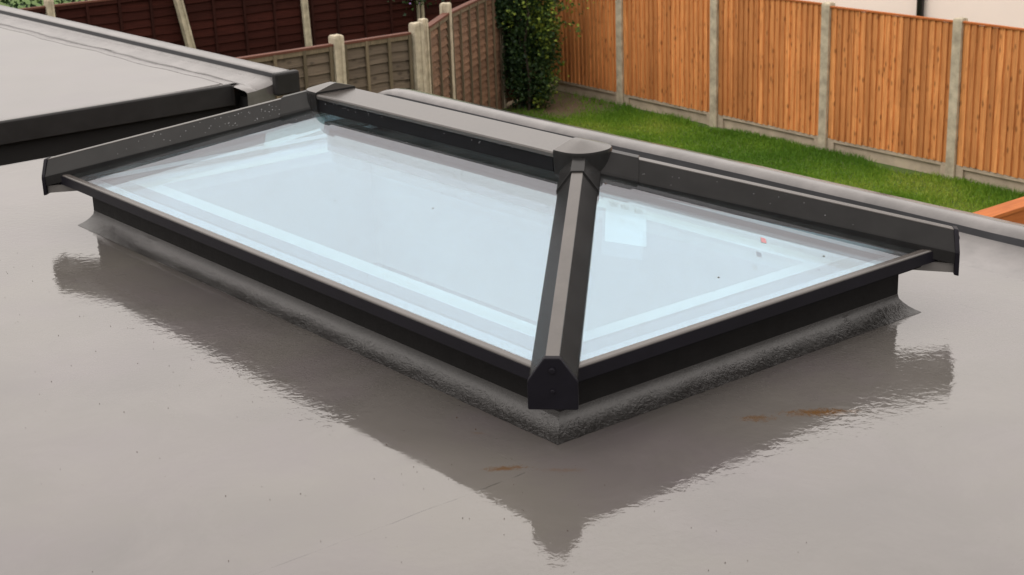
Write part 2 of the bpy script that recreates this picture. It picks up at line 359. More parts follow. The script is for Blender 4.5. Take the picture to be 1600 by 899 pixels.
# lawn blades: one uncountable mass
def lawn():
    K = 620000
    x = rng.uniform(-15.2, -2.0, K); y = rng.uniform(2.3, 12.6, K)
    fy = fence_y(x)
    wob = .12*np.sin(x*1.7)+.1*np.sin(x*4.1+1)+rng.normal(0, .04, K)
    keep = (y < fy-.03+np.minimum(wob, .02)) & (y > 2.3) & (x > -14.6+.0*y)
    dd = np.hypot(x+14.2, y-11.9)+.25*np.sin(x*5+y*3)*np.sin(y*4); keep &= rng.random(K) < np.clip((dd-.55)/.6, .05, 1)
    # only the strip the parapet does not hide needs blades
    x, y = x[keep], y[keep]; k = len(x)
    def lump(s, ph): return np.sin(x*s+ph)*np.sin(y*s*1.13+ph*2)+.6*np.sin(x*s*2.3+1.3*ph+y*s)*np.sin(y*s*1.9)
    tuft = np.clip(lump(1.9, .4)*.5+lump(4.3, 2.1)*.3+.15, 0, 1)
    h = .018+.02*rng.random(k)+.022*tuft
    edge = np.clip(1-(fence_y(x)-y-.1)/.25, 0, 1); h += .035*edge
    ang = rng.uniform(0, math.pi, k); wd = rng.uniform(.004, .008, k)
    lean = rng.normal(0, .35, (k, 2))*h[:, None]
    dx, dy = np.cos(ang)*wd, np.sin(ang)*wd
    V = np.zeros((k, 3, 3)); V[:, 0] = np.stack([x-dx, y-dy, np.full(k, GZ)], 1); V[:, 1] = np.stack([x+dx, y+dy, np.full(k, GZ)], 1)
    V[:, 2] = np.stack([x+lean[:, 0], y+lean[:, 1], GZ+h], 1)
    me = bpy.data.meshes.new('lawn_grass'); me.vertices.add(3*k); me.vertices.foreach_set('co', V.ravel())
    me.loops.add(3*k); me.loops.foreach_set('vertex_index', np.arange(3*k, dtype=np.int32))
    me.polygons.add(k); me.polygons.foreach_set('loop_start', np.arange(0, 3*k, 3, dtype=np.int32)); me.update(); me.validate()
    yel = np.clip(.45+.35*lump(1.3, 5.)-.35*tuft+rng.normal(0, .16, k)-.2*edge+.06*(x+8)/4, 0, 1)
    at = me.attributes.new('tone', 'FLOAT', 'FACE'); at.data.foreach_set('value', yel.astype(np.float32))
    me.materials.append(M_GRASS)
    o = bpy.data.objects.new('lawn_grass', me); COL.objects.link(o)
    o['kind'] = 'stuff'; o['label'] = 'short green lawn between the flat roof and the orange fence'; o['category'] = 'grass'
lawn()

# ------------------------------------------------------------------ main building: roof, upstand, parapet, room
L, W = 2.783, 1.44
ext = empty('house_extension', 'wet grey flat roof with a low parapet carrying the roof lantern', 'building', (0, 0, GZ))
CI = .082; FO = .036
XR, YF, XL, YB = 7.0, -7.0, -3.87, 1.86
def ring(ins, z, jitter=0, nseg=1):
    "rectangle loop at inset ins from the eaves edge, corners B(0,0) C(0,W) D(-L,W) A(-L,0)"
    c = [(-ins, ins), (-ins, W-ins), (-L+ins, W-ins), (-L+ins, ins)]
    o = []
    for i in range(4):
        a, b = c[i], c[(i+1) % 4]
        for k in range(nseg):
            t = k/nseg; j = random.uniform(-jitter, jitter) if k else 0
            nx, ny = [(1, 0), (0, 1), (-1, 0), (0, -1)][i]
            o.append((a[0]+(b[0]-a[0])*t+nx*j, a[1]+(b[1]-a[1])*t+ny*j, z+(random.uniform(-jitter, jitter)*.3 if k and z > .001 else 0)))
    return o
# deck: a sheet round the opening; the left edge rolls up slightly
xs = [XL, XL+.02, XL+.05, XL+.10, XL+.14, -L+FO+.05, -FO-.05, XR]; ys = [YF, FO+.05, W-FO-.05, YB]
zr = [.002, .014, .012, .001, 0, 0, 0, 0]
vs = [(x, y, zr[i]) for y in ys for i, x in enumerate(xs)]; fs = []
nx = len(xs)
for j in range(3):
    for i in range(nx-1):
        if i == 5 and j == 1: continue
        fs.append((j*nx+i, j*nx+i+1, (j+1)*nx+i+1, (j+1)*nx+i))
d = setp(mesh_obj('roof_deck', vs, fs, M_ROOF, smooth=True), ext)
# laminate bandage round the foot of the upstand: 3 mm step
def bandage(outer, th):
    rings = [ring(outer, .0005), ring(outer+.006, th), ring(FO+.04, th+.0006)]
    vs, fs = loft([r_ for r_ in rings], True, False); return vs, fs
# upstand with its rough coved foot
NS = 60
prof = [(FO-.003, .0008), (FO+.010, .0085), (FO+.023, .0185), (FO+.034, .030), (CI-.003, .042), (CI, .056), (CI, .1), (CI, .168), (CI+.095, .168)]
rs = []
for k, (i_, z_) in enumerate(prof): rs.append(ring(i_, z_, (.0014 if k == 0 else .0011) if k < 5 else 0, NS))
vs, fs = loft(rs, True, False); nring = len(rs[0])
M_CURB = plain('shaded_dark_laminate', (.0085, .008, .008), .55, .2, 12, .12, 30, .1)  # upstand wall: shade beneath the eaves is put into its colour
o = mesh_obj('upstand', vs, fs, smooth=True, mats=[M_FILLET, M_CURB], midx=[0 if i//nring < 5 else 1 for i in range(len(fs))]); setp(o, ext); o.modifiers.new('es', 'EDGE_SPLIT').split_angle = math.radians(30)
# parapet along the garden side
pp = [(1.86, .0), (1.91, .004), (1.96, .011), (2.015, .024), (2.048, .034), (2.058, .040), (2.066, .060), (2.080, .0745), (2.12, .081), (2.165, .075), (2.18, .058), (2.185, .02), (2.185, -.12), (2.14, -.12)]
def par_loop(x, sc=1.0, sh=0):
    return [(x, 1.86+(y-1.86)*sc, z*sc if z > 0 else z) for y, z in pp]
loops = []
X0 = -3.72
for x, sc in ((X0-.07, .25), (X0-.06, .6), (X0-.03, .88), (X0+.02, 1.)): loops.append(par_loop(x, sc))
for x in np.linspace(X0+.1, XR, 80):
    fade = 1.0; s2 = 1+.02*math.sin(x*3)+random.uniform(-.012, .012)
    soft = max(0, min(1, (x+.6)/1.6))       # the inner slope is gentler towards the camera side
    lp = []
    for y, z in pp:
        yy = y - soft*.07*max(0, 1-abs(z-.045)/.045)*(1 if y < 2.075 else 0)
        lp.append((x, yy, z*s2 if z > 0 else z))
    loops.append(lp)
vs, fs = loft(loops, False, False); fs = [f[::-1] for f in fs]; npp = len(pp)-1
setp(mesh_obj('parapet', vs, fs, smooth=True, mats=[M_KERB, M_TRIM_SHADE], midx=[1 if i % npp == 5 else 0 for i in range(len(fs))]), ext)  # steep inner face: soft shade painted as a dark band, no trim here
mb = MB(); mb.box(XL+.02, XR, 2.09, 2.14, GZ, -.04); mb.box(XL+.03, XL+.08, YF, 2.09, GZ, -.002); mb.box(XR-.05, XR, YF, 2.09, GZ, -.002)
mb.build('wall', M_BRICK, ext)
mb = MB(); mb.box(XL-.004, XL+.02, YF, 2.09, -.13, .001); mb.box(XL+.0205, X0, 1.86, 2.15, -.05, .001); mb.build('edge_trim', M_FASCIA, ext)
# room seen through the glass
CZ = -.34; IN = .27
mb = MB()
def plate_with_hole(z, x0, x1, y0, y1, flip):
    xs_ = [x0, -L+IN, -IN, x1]; ys_ = [y0, IN, W-IN, y1]; v = [(a, b, z) for b in ys_ for a in xs_]; f = []
    for j in range(3):
        for i in range(3):
            if i == 1 and j == 1: continue
            q = (j*4+i, j*4+i+1, (j+1)*4+i+1, (j+1)*4+i); f.append(q[::-1] if flip else q)
    return v, f
v, f = plate_with_hole(CZ, -3.6, 1.6, -2.6, 1.9, True); mb.add(v, f)
x0, x1, y0, y1, z0 = -3.6, 1.6, -2.6, 1.9, GZ+.15
mb.add([(x0, y0, z0), (x1, y0, z0), (x1, y1, z0), (x0, y1, z0), (x0, y0, CZ), (x1, y0, CZ), (x1, y1, CZ), (x0, y1, CZ)],
       [(0, 4, 5, 1), (1, 5, 6, 2), (2, 6, 7, 3), (3, 7, 4, 0)])
mb.build('room_lining', M_ROOM, ext)
mb = MB(); mb.add([(x0, y0, z0), (x1, y0, z0), (x1, y1, z0), (x0, y1, z0)], [(0, 1, 2, 3)]); mb.build('room_floor', M_FLOOR, ext)
vs, fs = loft([ring(IN, CZ), ring(IN, .150), ring(.205, .151)], True, False)
setp(mesh_obj('plaster_reveal', vs, fs, M_WHITE), ext)

# ------------------------------------------------------------------ roof lantern
lan = empty('roof_lantern', 'large anthracite framed roof lantern with blue tinted glass on the wet flat roof', 'roof lantern', (-L/2, W/2, .168))
ZE = .197; SL = .36; SH = .335
def gz(ins): return ZE+SL*ins        # top face of the glass at a given inset
# inner frame
vs, fs = loft([ring(.205, .151), ring(.19, .163), ring(.045, .172)], True, False)
setp(mesh_obj('inner_frame', vs, fs, M_LILAC), lan)
# eaves bars: profile (inset, z)
ep = [(-.014, .166), (-.014, .201), (-.011, .204), (.005, .2056), (.008, .2046), (.008, .182), (.06, .176), (.06, .166)]
corner = [lambda i: (-i, i), lambda i: (-i, W-i), lambda i: (-L+i, W-i), lambda i: (-L+i, i)]
for k in range(4):
    a = [(*corner[k](i), z) for i, z in ep]; b = [(*corner[(k+1) % 4](i), z) for i, z in ep]
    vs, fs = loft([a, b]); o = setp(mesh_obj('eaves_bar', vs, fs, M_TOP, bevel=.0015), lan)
    fp = [(-.0165, .168), (-.0165, .1995), (-.0142, .1995), (-.0142, .168)]
    vs, fs = loft([[(*corner[k](i), z) for i, z in fp], [(*corner[(k+1) % 4](i), z) for i, z in fp]]); setp(mesh_obj('front_face_shade', vs, fs, M_ALU_D), o)  # added dark strip: shade of the bar's front put into the colour
    # black underside gasket strip
    gp = [(.012, .150), (.012, .1658), (.09, .1658), (.09, .150)]
    a = [(*corner[k](i), z) for i, z in gp]; b = [(*corner[(k+1) % 4](i), z) for i, z in gp]
    vs, fs = loft([a, b]); setp(mesh_obj('gasket', vs, fs, M_BLK), o)
# glass panes
H = W/2; gi = .0095; TH = .022
def pane(pts):
    top = [Vector(p) for p in pts]; n_ = (top[1]-top[0]).cross(top[2]-top[0]).normalized()
    if n_.z < 0: n_ = -n_
    bot = [p-n_*TH for p in top]; k = len(top)
    fs = [tuple(range(k)), tuple(range(k, 2*k))[::-1]]+[(i, i+k, (i+1) % k+k, (i+1) % k) for i in range(k)]
    o = mesh_obj('glass_pane', top+bot, fs, M_GLASS); return setp(o, lan)
def P3(x, y):
    i = min(-x, y, W-y, L+x); return (x, y, gz(i))
g_ = gi
pA = pane([P3(-L+g_+.004, g_), P3(-g_-.004, g_), P3(-H, H-.004), P3(-L+H, H-.004)])
pC = pane([P3(-g_, g_+.004), P3(-g_, W-g_-.004), P3(-H+.004, H)])
pane([P3(-g_-.004, W-g_), P3(-L+g_+.004, W-g_), P3(-L+H, H+.004), P3(-H, H+.004)])
pane([P3(-L+g_, W-g_-.004), P3(-L+g_, g_+.004), P3(-L+H-.004, H)])
# hip bars with end cap, bolts, collar
def hip(cx, cy, dx, dy, rx):
    "corner cx,cy ; outward diagonal dx,dy ; rx ridge end"
    D = Vector((dx, dy, 0)).normalized(); S = Vector((-D.y, D.x, 0))
    def at(t, s, dz):    # t: plan distance inwards from corner
        base = Vector((cx, cy, 0)) - D*t; z = ZE+SH*t/math.sqrt(2)
        return base + S*s + Vector((0, 0, z+dz))
    T1 = H*math.sqrt(2)-.05
    pr = [(-.054, -.028), (-.056, .006), (-.053, .011), (-.019, .056), (-.0165, .0595), (.0165, .0595), (.019, .056), (.053, .011), (.056, .006), (.054, -.028)]
    vs, fs = loft([[at(-.030, s, z) for s, z in pr], [at(T1, s, z) for s, z in pr]])
    hb = setp(mesh_obj('hip_bar', vs, fs, M_ALU, bevel=.001), lan)
    # raised centre strip
    pr = [(-.0158, .0585), (-.0158, .0625), (.0158, .0625), (.0158, .0585)]
    vs, fs = loft([[at(-.030, s, z) for s, z in pr], [at(T1, s, z) for s, z in pr]])
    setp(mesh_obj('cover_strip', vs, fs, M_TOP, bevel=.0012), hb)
    # lower lip of the bar outside the eaves
    pr = [(-.044, -.055), (-.044, -.028), (.044, -.028), (.044, -.055)]
    vs, fs = loft([[at(-.035, s, z) for s, z in pr], [at(.13, s, z-.028) for s, z in pr]])
    setp(mesh_obj('soffit_plate', vs, fs, M_SILVER), hb)
    pr = [(-.056, -.060), (-.058, -.057), (-.058, .006), (-.055, .013), (-.021, .061), (-.017, .065), (.017, .065), (.021, .061), (.055, .013), (.058, .006), (.058, -.057), (.056, -.060)]
    vs, fs = loft([[at(-.042, s, z) for s, z in pr], [at(-.029, s, z) for s, z in pr]])
    ec = setp(mesh_obj('end_cap', vs, fs, M_ALU_D, bevel=.0025), hb)
    for z, r_ in ((.036, .008), (-.014, .0055)):
        c = at(-.0425, 0, z); lo = []
        for dd, rr in ((0, r_), (.004, r_*.95), (.0055, r_*.6)):
            lo.append([c + D*dd + S*rr*math.cos(a*math.pi/8) + Vector((0, 0, rr*math.sin(a*math.pi/8))) for a in range(16)])
        vs, fs = loft(lo); setp(mesh_obj('bolt_cover', vs, fs, M_ALU_D, smooth=False), hb)
    # collar at the ridge
    pr = [(-.058, -.02), (-.060, .008), (-.057, .015), (-.022, .061), (-.018, .067), (.018, .067), (.022, .061), (.057, .015), (.060, .008), (.058, -.02)]
    Tc = H*math.sqrt(2)-.165
    vs, fs = loft([[at(Tc-.0, s, z) for s, z in pr], [at(T1, s, z) for s, z in pr]])
    setp(mesh_obj('collar', vs, fs, M_ALU, bevel=.0015), hb)
hip(0, 0, 1, -1, -H); hip(0, W, 1, 1, -H); hip(-L, W, -1, 1, -L+H); hip(-L, 0, -1, -1, -L+H)
# ridge
RZ = .490; RX0, RX1 = -L+H+.03, -H-.03
rp = [(-.03, .42), (-.03, RZ-.016), (-.078, RZ-.016), (-.080, RZ-.005), (-.077, RZ), (.077, RZ), (.080, RZ-.005), (.078, RZ-.016), (.03, RZ-.016), (.03, .42)]
vs, fs = loft([[(RX0, H+y, z) for y, z in rp], [(RX1, H+y, z) for y, z in rp]])
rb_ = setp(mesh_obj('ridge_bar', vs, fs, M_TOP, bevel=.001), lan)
for sg in (-1, 1):
    sk = [(.0305, .424), (.0305, RZ-.017), (.073, RZ-.017), (.073, .430), (.067, .426), (.0305, .4235)]
    vs, fs = loft([[(RX0+.01, H+sg*y, z) for y, z in sk], [(RX1-.01, H+sg*y, z) for y, z in sk]]); setp(mesh_obj('skirt', vs, fs, M_BLK), rb_)
vs, fs = loft([[(-L+H+.06, H-.055, .29), (-L+H+.06, H-.055, .368), (-L+H+.06, H+.055, .368), (-L+H+.06, H+.055, .29)], [(-H-.06, H-.055, .29), (-H-.06, H-.055, .368), (-H-.06, H+.055, .368), (-H-.06, H+.055, .29)]])
setp(mesh_obj('inner_beam', vs, fs, M_BLK), rb_)
for (xc, sg) in ((-H+.003, 1), (-L+H+.02, -1)):
    R_ = .082; ol = [(-.03, -R_)]
    for k in range(0, 25):
        a = -math.pi/2+math.pi*k/24; c, s = math.cos(a), math.sin(a)
        ol.append((abs(c)**.85*R_*1.0, math.copysign(abs(s)**.85, s)*R_))
    ol.append((-.03, R_))
    def lp(k, z): return [(xc+sg*x*k if x > 0 else xc+sg*x, H+y*k, z) for x, y in ol]
    loops = [lp(.955, .422), lp(.985, .452), lp(1.0, .486), lp(1.0, .492), lp(.98, .4965), lp(.6, .506), lp(.25, .5145), lp(.03, .519)]
    vs, fs = loft(loops, True, True)
    nn_ = len(loops[0]); o = mesh_obj('ridge_cap', vs, fs, smooth=True, mats=[M_ALU, M_TOP], midx=[1 if nn_*4 <= i < nn_*7 or i == len(fs)-1 else 0 for i in range(len(fs))]); setp(o, lan)
    mdf = o.modifiers.new('es', 'EDGE_SPLIT'); mdf.split_angle = math.radians(38)
# labels stuck on the glass
def on_pane(o_, u, v, pts, ins_ax, name, mt, lift=.0012):
    pass
def sheet(name, quad, mt, parent, th=.0005, dn=.0006):
    top = [Vector(p) for p in quad]; n_ = (top[1]-top[0]).cross(top[2]-top[0]).normalized(); n_ = n_ if n_.z > 0 else -n_
    a = [p-n_*(TH+.0006+dn) for p in top]; b = [p-n_*(TH+.0006+dn+th) for p in top]
    vs, fs = loft([a, b]); return setp(mesh_obj(name, vs, fs, mt), parent)
LABELS = []
QC = [(x, y, gz(-x)) for x, y in ((-.567, .683), (-.478, .752), (-.339, .621), (-.404, .530))]
s1 = sheet('paper_label', QC, M_STICK, pC)

a_, b_, c_, d_ = [Vector(q) for q in QC]
def uv(u_, v_): return (a_*(1-u_)+b_*u_)*(1-v_)+(d_*(1-u_)+c_*u_)*v_
for u0_ in (.08, .36, .68):
    q = [uv(u0_, .05), uv(u0_+.2, .04), uv(u0_+.22, .15), uv(u0_+.02, .17)]
    o = sheet('printed_patch', q, M_PRINT, s1, .0003, .0)
sheet('paper_label', [(x, y, gz(y)) for x, y in ((-2.147, .501), (-2.008, .659), (-1.915, .593), (-2.044, .427))], M_STICK, pA)
sheet('red_tab', [(x, y, gz(-x)) for x, y in ((-.232, .941), (-.221, .949), (-.203, .934), (-.213, .924))], M_REDTAB, pC, .0005, -TH-.0022)


# rain drops on the bars and ridge
def dropmesh(pts):
    mb = MB()
    for (c, n_, r_) in pts:
        n_ = Vector(n_).normalized(); a = n_.orthogonal().normalized(); b = n_.cross(a); c = Vector(c); lo = []
        vs = []; K = 6
        for h, rr in ((0, 1), (.45, .8), (.75, .4)):
            vs += [c+n_*(h*r_*.8)+(a*math.cos(2*math.pi*k/K)+b*math.sin(2*math.pi*k/K))*r_*rr for k in range(K)]
        fs = [(i*K+k, i*K+(k+1) % K, (i+1)*K+(k+1) % K, (i+1)*K+k) for i in range(2) for k in range(K)]+[tuple(2*K+k for k in range(K))]
        mb.add(vs, fs)
    return mb
pts = []
sq = math.sqrt(2)
for k in range(60):      # far left hip, near side slope
    t = H*sq-.12-abs(random.gauss(0, .42)); 
    if t < .05: continue
    s = random.uniform(.020, .050); D = Vector((-1, -1, 0))/sq; S = Vector((-D.y, D.x, 0)); base = Vector((-L, 0, 0))-D*t
    pts.append((base+S*s+Vector((0, 0, ZE+SH*t/sq+.056-(s-.019)*1.32)), (S.x*.75, S.y*.75, .66), random.uniform(.0008, .0020)))
for k in range(14):
    t = H*sq-.12-abs(random.gauss(0, .3)); s = -random.uniform(.020, .050)
    if t < .05: continue
    D = Vector((1, 1, 0))/sq; S = Vector((-D.y, D.x, 0)); base = Vector((0, W, 0))-D*t
    pts.append((base+S*s+Vector((0, 0, ZE+SH*t/sq+.056-(-s-.019)*1.32)), (-S.x*.75, -S.y*.75, .66), random.uniform(.0008, .0016)))
for k in range(26):
    x = random.uniform(RX0, RX1); pts.append(((x, H-.0735, random.uniform(.46, .474)), (0, -1, .05), random.uniform(.0009, .0018)))
for k in range(90):
    i = random.uniform(.5, .62); x = random.uniform(-L+i+.08, -i-.08); pts.append(((x, i, gz(i)+.0003), (0, -SL, 1), random.uniform(.0006, .0014)))
o = dropmesh(pts).build('rain_drops', M_DROP, lan, smooth=True); o['kind'] = 'stuff'
# bits of dirt on the glass
pts = []
for k in range(9):
    i = random.uniform(.06, .6); x = random.uniform(-L+i+.08, -i-.08); pts.append(((x, i, gz(i)+.0003), (0, -SL, 1), random.uniform(.001, .0028)))
for k in range(3):
    i = random.uniform(.06, .6); y = random.uniform(i+.07, W-i-.07); pts.append(((-i, y, gz(i)+.0003), (SL, 0, 1), random.uniform(.0015, .004)))
o = dropmesh(pts).build('dirt_specks', M_DEBRIS, lan); o['kind'] = 'stuff'
# grit on the roof: an uncountable scatter
mb = MB()
for k in range(230):
    if k < 260: x, y = random.uniform(-2.6, .75), random.gauss(-.25, .22) if random.random() < .5 else random.uniform(-1.3, .1)
    else: x, y = random.gauss(.22, .2), random.uniform(-.3, 2.0)
    if -L-.0 < x < -.0 and -.0 < y < W: continue
    r_ = random.uniform(.0004, .0011) if random.random() < .97 else random.uniform(.0015, .0025)
    a = random.uniform(0, 6.28); vs = [(x+r_*random.uniform(.6, 1.7)*math.cos(a+q*1.57), y+r_*random.uniform(.6, 1.7)*math.sin(a+q*1.57), .0005) for q in range(4)]
    vs = vs+[(x, y, .0025+r_*.5)]; mb.add(vs, [(0, 1, 4), (1, 2, 4), (2, 3, 4), (3, 0, 4)])
o = mb.build('roof_grit', M_DEBRIS); o['kind'] = 'stuff'; o['label'] = 'fine brown grit and leaf bits scattered on the wet roof'; o['category'] = 'debris'

# ------------------------------------------------------------------ neighbouring flat roof across the gap
nb = empty('neighbouring_roof', 'neighbouring wet flat roof with dark fascia and raised kerb across a gap', 'building', (-9, -2, GZ))
NX = -4.80; NXL = -18.; NY = 1.86
xs = [NXL, NX-.12, NX-.08, NX-.03, NX]; zz = [0, 0, 0, .008, .012]
vs = [(x, y, zz[i]) for y in (-7, NY) for i, x in enumerate(xs)]; fs = [(i, i+1, i+6, i+5) for i in range(4)]
setp(mesh_obj('roof_deck', vs, fs, M_ROOF2, smooth=True), nb)
mb = MB(); v, f = loft([[(NX-.004, y, -.004), (NX-.004, y, .0115), (NX+.014, y, .0125), (NX+.022, y, .006), (NX+.026, y, -.1), (NX+.01, y, -.1)] for y in (-7, NY-.1, NY-.06)])
v = [(a, b, c) for a, b, c in v]; mb.add(v, f); mb.build('fascia', M_FASCIA, nb, smooth=False, bevel=.003)
kp = [(1.80, .001), (1.83, .004), (1.86, .005), (1.865, .004), (1.88, .006), (1.93, .014), (1.965, .022), (1.985, .029), (1.99, .033), (1.995, .055), (2.004, .062), (2.085, .064), (2.10, .057), (2.104, .03), (2.104, -.05), (2.06, -.055)]
loops = []
for x in list(np.linspace(NXL, NX+.02, 70))+[NX+.05, NX+.09, NX+.13, NX+.144, NX+.145]:
    w_ = .012*math.sin(x*5.1)+.008*math.sin(x*12.7)
    t_ = max(0, (x-NX)/.145+1e-6); dr = .018*t_**1.8 + (.1 if t_ > .999 else (.006 if t_ > .98 else 0)); t_ = min(t_, 1)
    loops.append([(x, y-(w_ if y < 1.87 and x < NX else 0)+(.02*t_**2 if y < 1.87 else 0), z-(dr if y < 1.988 else 0)) for y, z in kp])
vs, fs = loft(loops, False, False)
nk = len(kp)-1
setp(mesh_obj('kerb', vs, [f[::-1] for f in fs], smooth=True, mats=[M_KERB, M_TRIM_SHADE], midx=[1 if i % nk == 8 else 0 for i in range(len(fs))]), nb).modifiers.new('es', 'EDGE_SPLIT').split_angle = math.radians(50)
mb = MB(); mb.box(NX+.1455, NX+.16, 1.992, 2.10, -.05, .060); mb.build('kerb_core', M_FASCIA, nb, bevel=.004)
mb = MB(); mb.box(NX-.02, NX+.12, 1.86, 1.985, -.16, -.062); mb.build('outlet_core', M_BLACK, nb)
mb = MB(); v, f = loft([[(NX+.028, y-.002, .004), (NX+.028, y-.002, -.1), (NX-.02, y+.05, -.1), (NX-.02, y+.05, .004)] for y in (NY-.065, NY-.05)]); mb.add(v, f); mb.build('fascia_return', M_FASCIA, nb)
mb = MB(); mb.box(NX+.155, NX+.205, 1.965, 2.112, -.055, .067); mb.build('kerb_end_cap', M_FASCIA, nb, bevel=.012, seg=3)
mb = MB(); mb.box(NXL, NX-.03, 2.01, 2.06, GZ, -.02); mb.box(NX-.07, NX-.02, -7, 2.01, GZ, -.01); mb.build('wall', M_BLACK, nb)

# ------------------------------------------------------------------ fences
def post(parent, x, y, z0, z1, mt, w_=.1, ang=0., lean=(0, 0)):
    ca, sa = math.cos(ang), math.sin(ang)
    def loop(z, k, t): return [(x+(ca*a-sa*b)*k*w_/2+lean[0]*t, y+(sa*a+ca*b)*k*w_/2+lean[1]*t, z) for a, b in ((-.35, -1), (.35, -1), (.35, -1), (1, -1), (1, 1), (-1, 1), (-1, -1), (-.35, -1))]
    def loop2(z, k, t):
        sh = [(-1, -1), (1, -1), (1, -.45), (.72, -.35), (.72, .35), (1, .45), (1, 1), (-1, 1), (-1, .45), (-.72, .35), (-.72, -.35), (-1, -.45)]
        return [(x+(ca*a-sa*b)*k*w_/2+lean[0]*t, y+(sa*a+ca*b)*k*w_/2+lean[1]*t, z) for a, b in sh]
    vs, fs = loft([loop2(z0, 1, 0), loop2(z1-.03, 1, 1), loop2(z1-.008, .92, 1), loop2(z1, .7, 1)])
    o = mesh_obj('post', vs, fs, mt, bevel=.003); return setp(o, parent)
# orange featheredge fence
of = empty('featheredge_fence', 'long orange featheredge fence with concrete posts beyond the lawn', 'fence', (-7.6, 12.14, GZ))
for i, (x, y) in enumerate(OP): post(of, x, y, GZ, GZ+1.79+random.uniform(-.015, .015), M_CONC, .115)
for i in range(len(OP)-1):
    (xa, ya), (xb, yb) = OP[i], OP[i+1]; a = Vector((xa, ya, 0)); b = Vector((xb, yb, 0)); u = (b-a).normalized(); n_ = Vector((u.y, -u.x, 0))
    a2 = a+u*.055; b2 = b-u*.055; ln = (b2-a2).length
    zg = GZ+.175; zt = GZ+1.735+random.uniform(-.012, .012)
    # gravel board with a recessed face
    mb = MB(); o0 = a2-n_*.012; hgt = .175
    mb.obox(o0+Vector((0, 0, GZ)), u*ln, -n_*.03, (0, 0, hgt))
    t = .018
    for (s0, s1, z0_, z1_) in ((0, ln, .135, hgt), (0, .10, -.0, .135), (ln-.10, ln, -.0, .135)):
        mb.obox(a2+n_*t+u*s0+Vector((0, 0, GZ+z0_)), u*(s1-s0), -n_*(t+.0115), (0, 0, z1_-z0_))
    mb.build('gravel_board', M_CONC2, of, bevel=.003)
    nb_ = 20; pw = ln/nb_; mb = MB()
    for k in range(nb_):
        s = k*pw; wv = random.uniform(-.003, .003); zt_ = zt+random.uniform(-.004, .004); zb_ = zg+random.uniform(-.004, .008); tone = random.random()
        lean_ = random.uniform(-.004, .004)
        # thick edge overlaps the thin edge of the next
        p = [a2+u*(s-.004)+n_*.004, a2+u*(s+pw+.010)+n_*.004, a2+u*(s+pw+.010)+n_*(.034+wv), a2+u*(s+.002)+n_*(.009+wv)]
        lo = [q+Vector((0, 0, zb_)) for q in p]; hi = [q+u*lean_+Vector((0, 0, zt_)) for q in p]
        mb.add(lo+hi, [(3, 2, 1, 0), (4, 5, 6, 7), (0, 1, 5, 4), (1, 2, 6, 5), (2, 3, 7, 6), (3, 0, 4, 7)], tone)
    pn = mb.build('panel', M_ORANGE, of, tone=True)
    mb = MB(); mb.obox(a2-n_*.01+Vector((0, 0, zt+.0045)), u*ln, n_*.05, (0, 0, .018)); mb.build('capping', M_RAIL, pn, tone=True)
    mb = MB()
    for zz_ in (.35, 1.0, 1.55): mb.obox(a2-n_*.045+Vector((0, 0, GZ+zz_)), u*ln, n_*.046, (0, 0, .07))
    mb.build('rail', M_ORANGE, pn, tone=True)
# near orange fence at right, running away from the house
nf = empty('garden_divider', 'bright orange timber fence end rising behind the parapet at the right edge', 'fence', (-2.9, 6, GZ))
x = -2.83
mb = MB(); mb.box(x-.07, x+.07, 2.7, 11.7, -1.14, -1.115); mb.build('capping', M_RAIL, nf, tone=True, bevel=.003)
mb = MB(); mb.box(x-.02, x+.06, 2.7, 11.7, -1.265, -1.1405); mb.build('top_rail', M_RAIL, nf, tone=True, bevel=.003)
mb = MB(); y = 2.7
while y < 11.65:
    pw = .1; mb.obox((x+.004+random.uniform(0, .006), y, GZ+.03), (.014, 0, 0), (0, pw-.004, 0), (0, 0, 1.63), random.random()); y += pw
mb.build('panel', M_RAIL, nf, tone=True)
for y in (2.7, 4.6, 6.5, 8.4, 10.3):
    mb = MB(); mb.box(x-.095, x-.025, y, y+.08, GZ, -1.145); mb.build('post', M_RAIL, nf, tone=True)

